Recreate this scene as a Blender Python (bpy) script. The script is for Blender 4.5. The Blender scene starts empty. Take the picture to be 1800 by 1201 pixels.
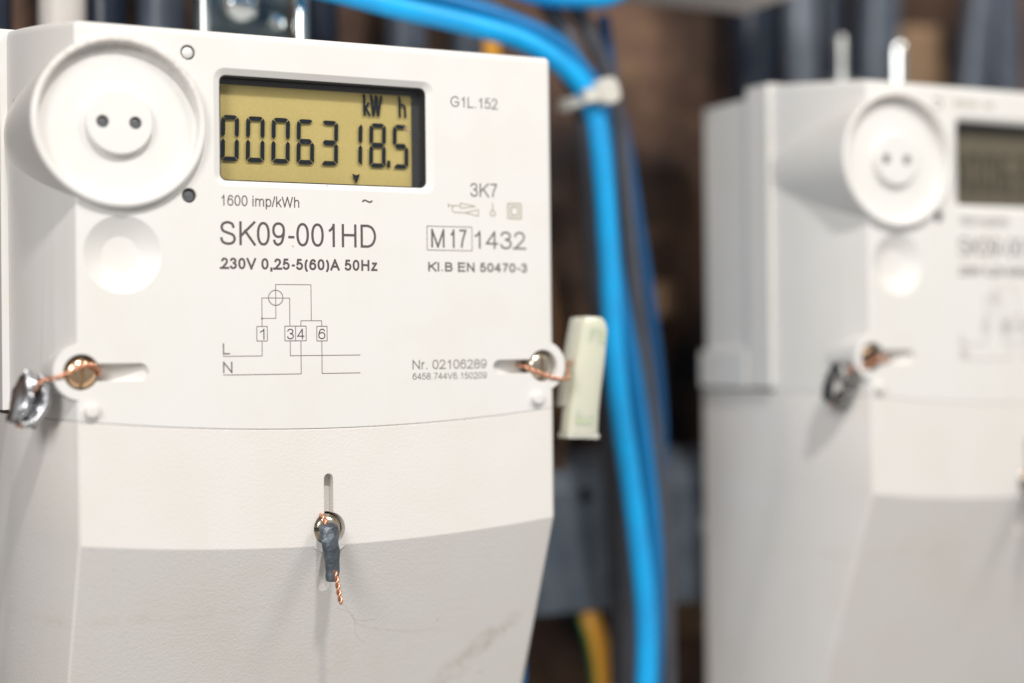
import bpy, bmesh, math, random, json
from mathutils import Vector, Matrix
random.seed(7)
SC = bpy.context.scene
COL = SC.collection
MM = 0.001
PI = math.pi

# ------------------------------------------------------------------ camera
cam_d = bpy.data.cameras.new('camera')
cam = bpy.data.objects.new('camera', cam_d); COL.objects.link(cam)
cam_d.sensor_width = 36.0
cam_d.lens = 57.6
cam_d.clip_start = 0.005
cam_d.clip_end = 20
TH, PITCH, ROLL = math.radians(26.5015), math.radians(0.4377), 0.011
fw = Vector((math.sin(TH)*math.cos(PITCH), math.cos(TH)*math.cos(PITCH), math.sin(PITCH)))
rt = Vector((math.cos(TH), -math.sin(TH), 0)); up = rt.cross(fw)
r2 = math.cos(ROLL)*rt - math.sin(ROLL)*up
u2 = math.sin(ROLL)*rt + math.cos(ROLL)*up
cam.matrix_world = Matrix(((r2.x, u2.x, -fw.x, 0), (r2.y, u2.y, -fw.y, -0.345), (r2.z, u2.z, -fw.z, 0), (0, 0, 0, 1)))
cam_d.dof.use_dof = True
cam_d.dof.focus_distance = 0.3645
cam_d.dof.aperture_fstop = 3.8
cam_d.dof.aperture_blades = 0
SC.camera = cam

# ------------------------------------------------------------------ world, lamps, exposure
W = bpy.data.worlds.new('World'); SC.world = W; W.use_nodes = True
W.node_tree.nodes['Background'].inputs[0].default_value = (1.0, 0.985, 0.965, 1)
W.node_tree.nodes['Background'].inputs[1].default_value = 0.34
def lamp(name, loc, aim, power, size, colour):
    d = bpy.data.lights.new(name, 'AREA'); d.shape = 'DISK'; d.size = size; d.energy = power; d.color = colour
    o = bpy.data.objects.new(name, d); COL.objects.link(o); o.location = loc
    o.rotation_euler = (Vector(aim)-Vector(loc)).to_track_quat('-Z', 'Y').to_euler()
    return o
lamp('ceiling_lamp', (0.02, -0.765, 0.82), (0.16, 0, 0), 7.4, 0.09, (1.0, 0.965, 0.92))
lamp('side_fill', (-0.74, -0.86, 0.50), (0.1, 0, 0), 7.4, 0.5, (1.0, 0.985, 0.965))  # soft fill added at left front for the left-facing sides, source unseen
lamp('ceiling_lamp', (0.62, -0.62, 0.66), (0.16, 0, 0), 3.2, 0.24, (1.0, 0.955, 0.90))
SC.view_settings.view_transform = 'Standard'
SC.view_settings.look = 'None'
SC.view_settings.exposure = 0.0
SC.view_settings.gamma = 1.0
SC.cycles.use_denoising = True
SC.cycles.max_bounces = 8

# ------------------------------------------------------------------ materials
def mat(name, col, rough=0.5, metal=0.0, spec=0.5, **kw):
    m = bpy.data.materials.new(name); m.use_nodes = True
    nt = m.node_tree; b = nt.nodes['Principled BSDF']
    b.inputs['Base Color'].default_value = (*col, 1)
    b.inputs['Roughness'].default_value = rough
    b.inputs['Metallic'].default_value = metal
    b.inputs['Specular IOR Level'].default_value = spec
    for k, v in kw.items():
        b.inputs[k.replace('_', ' ')].default_value = v
    return m
def N(nt, t, **kw):
    n = nt.nodes.new(t)
    for k, v in kw.items():
        setattr(n, k, v)
    return n
def mathn(nt, op, a, b=None, clamp=False):
    n = nt.nodes.new('ShaderNodeMath'); n.operation = op; n.use_clamp = clamp
    for i, v in enumerate((a, b)):
        if v is None: continue
        if isinstance(v, (int, float)): n.inputs[i].default_value = v
        else: nt.links.new(v, n.inputs[i])
    return n.outputs[0]
def noise(nt, co, scale, detail=3, rough=0.55):
    n = nt.nodes.new('ShaderNodeTexNoise'); n.inputs['Scale'].default_value = scale
    n.inputs['Detail'].default_value = detail; n.inputs['Roughness'].default_value = rough
    nt.links.new(co, n.inputs['Vector']); return n.outputs['Fac']
def ramp(nt, fac, a, b, ca=(0, 0, 0, 1), cb=(1, 1, 1, 1)):
    n = nt.nodes.new('ShaderNodeValToRGB'); e = n.color_ramp.elements
    e[0].position = a; e[0].color = ca; e[1].position = b; e[1].color = cb
    nt.links.new(fac, n.inputs[0]); return n.outputs[0]
def mixc(nt, fac, a, b):
    n = nt.nodes.new('ShaderNodeMix'); n.data_type = 'RGBA'
    for s, v in ((0, fac), (6, a), (7, b)):
        if isinstance(v, (int, float)): n.inputs[s].default_value = v
        elif isinstance(v, tuple): n.inputs[s].default_value = v
        else: nt.links.new(v, n.inputs[s])
    return n.outputs[2]
def blob(nt, sep, cx, cz, rx, rz, ang=0):
    # soft elliptical mask in the meter's own x/z (metres)
    x = mathn(nt, 'SUBTRACT', sep.outputs[0], cx*MM); z = mathn(nt, 'SUBTRACT', sep.outputs[2], cz*MM)
    c, s = math.cos(ang), math.sin(ang)
    u = mathn(nt, 'ADD', mathn(nt, 'MULTIPLY', x, c), mathn(nt, 'MULTIPLY', z, s))
    v = mathn(nt, 'SUBTRACT', mathn(nt, 'MULTIPLY', z, c), mathn(nt, 'MULTIPLY', x, s))
    d = mathn(nt, 'ADD', mathn(nt, 'POWER', mathn(nt, 'DIVIDE', u, rx*MM), 2.0), mathn(nt, 'POWER', mathn(nt, 'DIVIDE', v, rz*MM), 2.0))
    return mathn(nt, 'SUBTRACT', 1.0, d, True)

def plastic(name, col, rough=0.42, grain=0.25, bevel=0.35, stains=(), port=False):
    m = mat(name, col, rough, 0, 0.45); nt = m.node_tree; b = nt.nodes['Principled BSDF']
    tc = N(nt, 'ShaderNodeTexCoord'); co = tc.outputs['Object']
    bv = N(nt, 'ShaderNodeBevel', samples=6); bv.inputs['Radius'].default_value = bevel*MM
    bp = N(nt, 'ShaderNodeBump'); bp.inputs['Strength'].default_value = grain; bp.inputs['Distance'].default_value = 0.00012
    nt.links.new(noise(nt, co, 1500, 2), bp.inputs['Height'])
    nt.links.new(bv.outputs[0], bp.inputs['Normal']); nt.links.new(bp.outputs[0], b.inputs['Normal'])
    # faint yellowing, dust specks and handling marks
    c = mixc(nt, ramp(nt, noise(nt, co, 55, 4), 0.35, 0.7), (*col, 1), (col[0]*0.975, col[1]*0.965, col[2]*0.94, 1))
    vo = N(nt, 'ShaderNodeTexVoronoi'); vo.inputs['Scale'].default_value = 210; nt.links.new(co, vo.inputs['Vector'])
    rad = mathn(nt, 'MULTIPLY', mathn(nt, 'SUBTRACT', noise(nt, co, 90, 2), 0.57, True), 0.9)
    sp = mathn(nt, 'LESS_THAN', vo.outputs['Distance'], rad)
    c = mixc(nt, mathn(nt, 'MULTIPLY', sp, 0.45), c, (0.28, 0.22, 0.16, 1))
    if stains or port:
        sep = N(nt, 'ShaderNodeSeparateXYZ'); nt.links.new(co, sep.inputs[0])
    for (cx, cz, rx, rz, ang, amt, sc, colr) in stains:
        f = mathn(nt, 'MULTIPLY', blob(nt, sep, cx, cz, rx, rz, ang), ramp(nt, noise(nt, co, sc, 5, 0.7), 0.42, 0.68))
        c = mixc(nt, mathn(nt, 'MULTIPLY', f, amt, True), c, (*colr, 1))
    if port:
        # brown dust in the groove under the rim, spread to paint the rim's shade too
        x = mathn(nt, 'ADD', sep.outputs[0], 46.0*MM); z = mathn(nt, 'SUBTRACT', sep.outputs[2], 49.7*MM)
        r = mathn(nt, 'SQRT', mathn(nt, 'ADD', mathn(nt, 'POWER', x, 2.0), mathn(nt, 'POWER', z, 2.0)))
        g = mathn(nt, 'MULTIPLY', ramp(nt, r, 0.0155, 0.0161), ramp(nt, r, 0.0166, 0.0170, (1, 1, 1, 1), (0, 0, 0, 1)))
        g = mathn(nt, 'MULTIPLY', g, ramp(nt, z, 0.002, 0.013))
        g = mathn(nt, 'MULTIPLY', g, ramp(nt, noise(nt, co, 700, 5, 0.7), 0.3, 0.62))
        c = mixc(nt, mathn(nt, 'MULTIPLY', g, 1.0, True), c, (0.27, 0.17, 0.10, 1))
    nt.links.new(c, b.inputs['Base Color'])
    return m

def bumpy(name, col, rough, metal, scale, strength, dist, var=0.0, spec=0.5, col2=None, vscale=None):
    m = mat(name, col, rough, metal, spec); nt = m.node_tree; b = nt.nodes['Principled BSDF']
    tc = N(nt, 'ShaderNodeTexCoord'); co = tc.outputs['Object']
    bp = N(nt, 'ShaderNodeBump'); bp.inputs['Strength'].default_value = strength; bp.inputs['Distance'].default_value = dist
    nt.links.new(noise(nt, co, scale, 3), bp.inputs['Height']); nt.links.new(bp.outputs[0], b.inputs['Normal'])
    c2 = col2 or tuple(x*(1-var) for x in col)
    nt.links.new(ramp(nt, noise(nt, co, vscale or scale*0.5, 4), 0.3, 0.7, (*col, 1), (*c2, 1)), b.inputs['Base Color'])
    return m
M = {}
WH = (0.80, 0.787, 0.765)
M['cover'] = plastic('cover_plastic', WH, 0.42, 0.10, 0.30)
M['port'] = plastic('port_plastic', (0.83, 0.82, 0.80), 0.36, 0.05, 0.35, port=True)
M['terminal'] = plastic('terminal_cover_plastic', (0.79, 0.763, 0.735), 0.45, 0.60, 0.30,  # warm bounce light from below is put into this pinkish base colour
    stains=((45, -68, 10, 3.2, 0.62, 0.68, 260, (0.42, 0.36, 0.27)), (36, -76, 9, 4, 0.7, 0.5, 240, (0.45, 0.38, 0.28)),
            (-40, -56, 40, 1.6, 0.02, 0.22, 120, (0.52, 0.40, 0.27)), (0, -64, 50, 20, 0, 0.10, 60, (0.56, 0.45, 0.36))))
M['base'] = plastic('base_plastic', (0.76, 0.76, 0.75), 0.5, 0.5, 0.4)
M['print_dark'] = mat('print_ink', (0.115, 0.095, 0.098), 0.6, 0, 0.2)
M['print_grey'] = mat('print_ink_grey', (0.15, 0.142, 0.13), 0.6, 0, 0.2)
M['print_light'] = mat('print_ink_light', (0.42, 0.39, 0.30), 0.6, 0, 0.2)
M['print_line'] = mat('print_ink_line', (0.20, 0.165, 0.165), 0.6, 0, 0.2)
M['segment'] = mat('lcd_segment', (0.008, 0.014, 0.022), 0.35, 0, 0.3)
M['segment_faint'] = mat('lcd_segment_faint', (0.085, 0.075, 0.056), 0.4, 0, 0.3)
M['frame'] = mat('display_frame_plastic', (0.022, 0.024, 0.027), 0.28, 0, 0.6)
M['bezel'] = mat('display_bezel_plastic', (0.06, 0.062, 0.068), 0.3, 0, 0.5)
M['timber'] = bumpy('tan_timber', (0.34, 0.215, 0.125), 0.7, 0, 300, 0.4, 0.0005, var=0.4)
M['lens_dark'] = mat('dark_lens', (0.12, 0.125, 0.135), 0.3, 0, 0.7)
M['lens_clear'] = mat('clear_lens', (0.78, 0.77, 0.75), 0.12, 0, 0.6)

def panel_mat(name, ca, cb):
    m = mat(name, ca, 0.5, 0, 0.25); nt = m.node_tree; b = nt.nodes['Principled BSDF']
    tc = N(nt, 'ShaderNodeTexCoord')
    f = noise(nt, tc.outputs['Object'], 2600, 2); g = noise(nt, tc.outputs['Object'], 60, 2)
    f2 = mathn(nt, 'ADD', mathn(nt, 'MULTIPLY', f, 0.6), mathn(nt, 'MULTIPLY', g, 0.5))
    nt.links.new(ramp(nt, f2, 0.3, 0.8, (*ca, 1), (*cb, 1)), b.inputs['Base Color'])
    return m
M['panel'] = panel_mat('lcd_reflector', (0.50, 0.40, 0.145), (0.62, 0.50, 0.20))
M['panel_off'] = panel_mat('lcd_reflector_turned', (0.125, 0.108, 0.078), (0.165, 0.142, 0.10))

def pane_mat():
    m = bpy.data.materials.new('clear_pane'); m.use_nodes = True; nt = m.node_tree
    for n in list(nt.nodes): nt.nodes.remove(n)
    out = N(nt, 'ShaderNodeOutputMaterial'); mx = N(nt, 'ShaderNodeMixShader'); tr = N(nt, 'ShaderNodeBsdfTransparent')
    gl = N(nt, 'ShaderNodeBsdfGlossy'); gl.inputs['Roughness'].default_value = 0.06
    tr.inputs[0].default_value = (0.97, 0.97, 0.96, 1)
    fr = N(nt, 'ShaderNodeFresnel'); nt.links.new(mathn(nt, 'SUBTRACT', 1.45, mathn(nt, 'MULTIPLY', N(nt, 'ShaderNodeNewGeometry').outputs['Backfacing'], 1.45-1/1.45)), fr.inputs[0])   # same reflectance from both sides of the thin pane
    # hairline scratches and dust on the pane
    tc = N(nt, 'ShaderNodeTexCoord'); mp = N(nt, 'ShaderNodeMapping'); mp.inputs['Rotation'].default_value = (0, 1.05, 0)
    mp.inputs['Scale'].default_value = (90, 1, 1500); nt.links.new(tc.outputs['Object'], mp.inputs[0])
    sc = ramp(nt, noise(nt, mp.outputs[0], 1.0, 1), 0.755, 0.80)
    du = ramp(nt, noise(nt, tc.outputs['Object'], 2600, 1), 0.765, 0.82)
    df = N(nt, 'ShaderNodeBsdfDiffuse'); df.inputs[0].default_value = (0.85, 0.82, 0.74, 1)
    m2 = N(nt, 'ShaderNodeMixShader')
    nt.links.new(fr.outputs[0], mx.inputs[0]); nt.links.new(tr.outputs[0], mx.inputs[1]); nt.links.new(gl.outputs[0], mx.inputs[2])
    nt.links.new(mathn(nt, 'MULTIPLY', mathn(nt, 'MAXIMUM', sc, du), 0.32), m2.inputs[0])
    nt.links.new(mx.outputs[0], m2.inputs[1]); nt.links.new(df.outputs[0], m2.inputs[2]); nt.links.new(m2.outputs[0], out.inputs[0])
    return m
M['pane'] = pane_mat()

M['brass'] = bumpy('plated_brass', (0.84, 0.64, 0.43), 0.2, 1, 900, 0.15, 0.0001, col2=(0.70, 0.48, 0.30))
M['nickel'] = bumpy('nickel_screw', (0.80, 0.73, 0.62), 0.22, 1, 900, 0.15, 0.0001, col2=(0.66, 0.57, 0.45))
M['copper'] = bumpy('copper_wire', (0.74, 0.37, 0.24), 0.32, 1, 1500, 0.2, 0.0001, col2=(0.82, 0.45, 0.3))
M['lead'] = bumpy('crimped_lead', (0.74, 0.74, 0.75), 0.28, 1, 420, 0.5, 0.0004, col2=(0.46, 0.47, 0.50))
M['lead_dull'] = bumpy('dull_lead', (0.24, 0.235, 0.23), 0.38, 1, 420, 0.5, 0.0004, col2=(0.15, 0.145, 0.14))
M['brass_shaded'] = bumpy('shaded_brass', (0.34, 0.24, 0.15), 0.3, 1, 900, 0.15, 0.0001, col2=(0.2, 0.13, 0.08))  # darkness of the screw hole put into the brass colour
M['chrome'] = bumpy('bright_steel', (0.88, 0.9, 0.88), 0.13, 1, 160, 0.25, 0.0004, col2=(0.7, 0.75, 0.75))
M['grey_seal'] = bumpy('grey_seal_metal', (0.16, 0.185, 0.215), 0.42, 0.55, 420, 0.8, 0.0006, col2=(0.055, 0.068, 0.085), vscale=330)
M['tag'] = mat('translucent_plastic', (0.70, 0.70, 0.575), 0.14, 0, 0.5, Subsurface_Weight=0.6, Subsurface_Scale=0.003)
M['tag'].node_tree.nodes['Principled BSDF'].inputs['Subsurface Radius'].default_value = (1.0, 1.1, 0.7)
M['tag_green'] = mat('green_window_plastic', (0.58, 0.63, 0.45), 0.25, 0, 0.4, Subsurface_Weight=0.5, Subsurface_Scale=0.002)
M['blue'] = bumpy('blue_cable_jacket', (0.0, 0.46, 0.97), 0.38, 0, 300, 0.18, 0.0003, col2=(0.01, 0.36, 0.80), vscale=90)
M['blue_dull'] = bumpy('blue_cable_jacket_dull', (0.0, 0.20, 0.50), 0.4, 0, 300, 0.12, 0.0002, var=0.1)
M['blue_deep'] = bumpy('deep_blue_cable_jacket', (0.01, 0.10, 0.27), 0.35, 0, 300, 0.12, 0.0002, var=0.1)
M['black'] = bumpy('black_cable_jacket', (0.085, 0.087, 0.10), 0.33, 0, 300, 0.15, 0.0002, var=0.2)
M['conduit_blue'] = bumpy('blue_black_cable_jacket', (0.010, 0.017, 0.034), 0.3, 0, 200, 0.2, 0.0003, var=0.3)
M['conduit_grey'] = bumpy('grey_cable_jacket', (0.085, 0.105, 0.14), 0.33, 0, 200, 0.2, 0.0003, var=0.35)
M['conduit_sheen'] = bumpy('sheen_slate_cable_jacket', (0.17, 0.195, 0.24), 0.25, 0, 200, 0.2, 0.0003, var=0.35)  # bright sheen of a dark cable put into a lighter jacket colour
M['conduit_white'] = bumpy('pale_cable_jacket', (0.62, 0.58, 0.54), 0.4, 0, 200, 0.2, 0.0003, var=0.12)
M['yellow'] = bumpy('yellow_cable_jacket', (0.90, 0.42, 0.04), 0.4, 0, 200, 0.1, 0.0003, var=0.1)
M['green'] = bumpy('green_cable_stripe', (0.05, 0.22, 0.06), 0.4, 0, 200, 0.1, 0.0003, var=0.2)
M['brown'] = bumpy('brown_cable_jacket', (0.14, 0.068, 0.03), 0.4, 0, 200, 0.1, 0.0003, var=0.25)
M['tie'] = mat('tie_nylon', (0.66, 0.64, 0.58), 0.35, 0, 0.5)
M['zinc'] = bumpy('zinc_plated_steel', (0.86, 0.87, 0.84), 0.3, 1, 160, 0.25, 0.0004, col2=(0.55, 0.60, 0.60))
M['dark_zinc'] = bumpy('dull_zinc_plate', (0.20, 0.25, 0.26), 0.35, 1, 160, 0.25, 0.0004, col2=(0.10, 0.12, 0.14))
M['rail'] = bumpy('painted_steel', (0.21, 0.245, 0.29), 0.4, 0.2, 140, 0.3, 0.0004, col2=(0.12, 0.15, 0.19))
M['shelf'] = bumpy('pale_painted_board', (0.62, 0.58, 0.55), 0.5, 0, 120, 0.2, 0.0003, var=0.08)

def wall_mat():
    m = mat('rough_brown_wall', (0.1, 0.06, 0.04), 0.85, 0, 0.2); nt = m.node_tree; b = nt.nodes['Principled BSDF']
    tc = N(nt, 'ShaderNodeTexCoord'); co = tc.outputs['Object']
    c = ramp(nt, noise(nt, co, 22, 4), 0.36, 0.66, (0.026, 0.02, 0.018, 1), (0.17, 0.10, 0.07, 1))
    c = mixc(nt, ramp(nt, noise(nt, co, 34, 3), 0.58, 0.72), c, (0.22, 0.14, 0.085, 1))
    c = mixc(nt, ramp(nt, noise(nt, co, 14, 2), 0.52, 0.66), c, (0.012, 0.014, 0.02, 1))
    nt.links.new(c, b.inputs['Base Color'])
    bp = N(nt, 'ShaderNodeBump'); bp.inputs['Strength'].default_value = 0.7; bp.inputs['Distance'].default_value = 0.004
    nt.links.new(noise(nt, co, 90, 5), bp.inputs['Height']); nt.links.new(bp.outputs[0], b.inputs['Normal'])
    return m
M['wall'] = wall_mat()

# ------------------------------------------------------------------ object helpers
def thing(name, label, cat, loc=(0, 0, 0), group=None):
    o = bpy.data.objects.new(name, None); COL.objects.link(o); o.empty_display_size = 0.01
    o.location = Vector(loc)*MM; tag(o, label, cat, group); return o
def tag(o, label, cat, group=None):
    o['label'] = label; o['category'] = cat
    if group: o['group'] = group
    return o
def mesh(name, verts, faces, material, parent=None, smooth=None, loc=None):
    me = bpy.data.meshes.new(name); me.from_pydata([Vector(v)*MM for v in verts], [], faces); me.update()
    bm = bmesh.new(); bm.from_mesh(me); bmesh.ops.recalc_face_normals(bm, faces=bm.faces); bm.to_mesh(me); bm.free()
    if smooth is not None: shade(me, smooth)
    o = bpy.data.objects.new(name, me); COL.objects.link(o)
    if material: me.materials.append(material)
    if parent: o.parent = parent
    if loc: o.location = Vector(loc)*MM
    return o
def shade(me, deg):
    me.polygons.foreach_set('use_smooth', [True]*len(me.polygons))
    me.set_sharp_from_angle(angle=math.radians(deg))
def boolean(o, cutters, op='DIFFERENCE', deg=20):
    for c in cutters:
        md = o.modifiers.new('b', 'BOOLEAN'); md.object = c; md.operation = op; md.solver = 'EXACT'
    dg = bpy.context.evaluated_depsgraph_get(); dg.update()
    me = bpy.data.meshes.new_from_object(o.evaluated_get(dg), depsgraph=dg)
    o.modifiers.clear(); old = o.data; mt = old.materials[0]
    o.data = me; me.materials.clear(); me.materials.append(mt); bpy.data.meshes.remove(old)
    for c in cutters:
        d = c.data; bpy.data.objects.remove(c); bpy.data.meshes.remove(d)
    shade(me, deg); return o
def loft(rings, closed_ring=True, cap=True):
    n = len(rings[0]); V = [p for r in rings for p in r]; F = []
    for i in range(len(rings)-1):
        for j in range(n if closed_ring else n-1):
            k = (j+1) % n
            F.append((i*n+j, i*n+k, (i+1)*n+k, (i+1)*n+j))
    if cap: F += [tuple(range(n)), tuple(range((len(rings)-1)*n, len(rings)*n))]
    return V, F
def merge(*parts):
    V, F = [], []
    for v, f in parts:
        k = len(V); V += list(v); F += [tuple(i+k for i in q) for q in f]
    return V, F
def box(x0, x1, y0, y1, z0, z1):
    V = [(x, y, z) for x in (x0, x1) for y in (y0, y1) for z in (z0, z1)]
    return V, [(0, 1, 3, 2), (4, 6, 7, 5), (0, 4, 5, 1), (2, 3, 7, 6), (0, 2, 6, 4), (1, 5, 7, 3)]
def prism(poly, y0, y1):      # poly of (x, z), extruded in depth; y1 may be a function of (x, z)
    a = [(x, y0, z) for x, z in poly]
    b = [(x, y1(x, z) if callable(y1) else y1, z) for x, z in poly]
    return loft([a, b])
def lathe(prof, cx, cz, n=64, sx=1.0):   # prof of (r, y) turned about the depth axis
    rings = []
    for r, y in prof:
        rings.append([(cx+sx*max(r, 1e-3)*math.cos(2*PI*k/n), y, cz+max(r, 1e-3)*math.sin(2*PI*k/n)) for k in range(n)])
    return loft(rings)
def cyl(cx, cz, r, y0, y1, n=64): return lathe([(r, y0), (r, y1)], cx, cz, n)
def rrect(x0, x1, z0, z1, r, n=8):
    P = []
    for cx, cz, a in ((x1-r, z1-r, 0), (x0+r, z1-r, 90), (x0+r, z0+r, 180), (x1-r, z0+r, 270)):
        for k in range(n+1):
            t = math.radians(a+90*k/n); P.append((cx+r*math.cos(t), cz+r*math.sin(t)))
    return P
def capsule(xa, za, xb, zb, r, n=10):
    a = math.atan2(zb-za, xb-xa); P = []
    for k in range(n+1):
        t = a-PI/2+PI*k/n; P.append((xb+r*math.cos(t), zb+r*math.sin(t)))
    for k in range(n+1):
        t = a+PI/2+PI*k/n; P.append((xa+r*math.cos(t), za+r*math.sin(t)))
    return P
def catmull(pts, n=8):
    P = [Vector(p) for p in pts]; P = [2*P[0]-P[1]]+P+[2*P[-1]-P[-2]]; out = []
    for i in range(1, len(P)-2):
        for k in range(n):
            t = k/n; a, b, c, d = P[i-1:i+3]
            out.append(0.5*((2*b)+(c-a)*t+(2*a-5*b+4*c-d)*t*t+(3*b-a-3*c+d)*t**3))
    out.append(P[-2]); return out
def sweep(path, r, n=12, caps=True, sec=None):
    P = [Vector(p) for p in path]; rings = []; ref = None
    for i, p in enumerate(P):
        t = (P[min(i+1, len(P)-1)]-P[max(i-1, 0)]).normalized()
        if ref is None: ref = t.orthogonal().normalized()
        ref = (ref-t*ref.dot(t)).normalized(); bi = t.cross(ref)
        rr = r(i/(len(P)-1)) if callable(r) else r
        if sec: rings.append([tuple(p+ref*a*rr+bi*b*rr) for a, b in sec])
        else: rings.append([tuple(p+ref*rr*math.cos(2*PI*k/n)+bi*rr*math.sin(2*PI*k/n)) for k in range(n)])
    return loft(rings, True, caps)
def twisted(path, r=0.2, turns=1.0, sub=10):
    C = catmull(path, sub); n = len(C); A, B = [], []; s = 0; ref = None
    for i, p in enumerate(C):
        if i: s += (p-C[i-1]).length
        t = (C[min(i+1, n-1)]-C[max(i-1, 0)]).normalized()
        if ref is None: ref = t.orthogonal().normalized()
        ref = (ref-t*ref.dot(t)).normalized(); bi = t.cross(ref); a = s*turns
        o = (ref*math.cos(a)+bi*math.sin(a))*r*0.9
        A.append(p+o); B.append(p-o)
    return merge(sweep(A, r, 8), sweep(B, r, 8))

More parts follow.
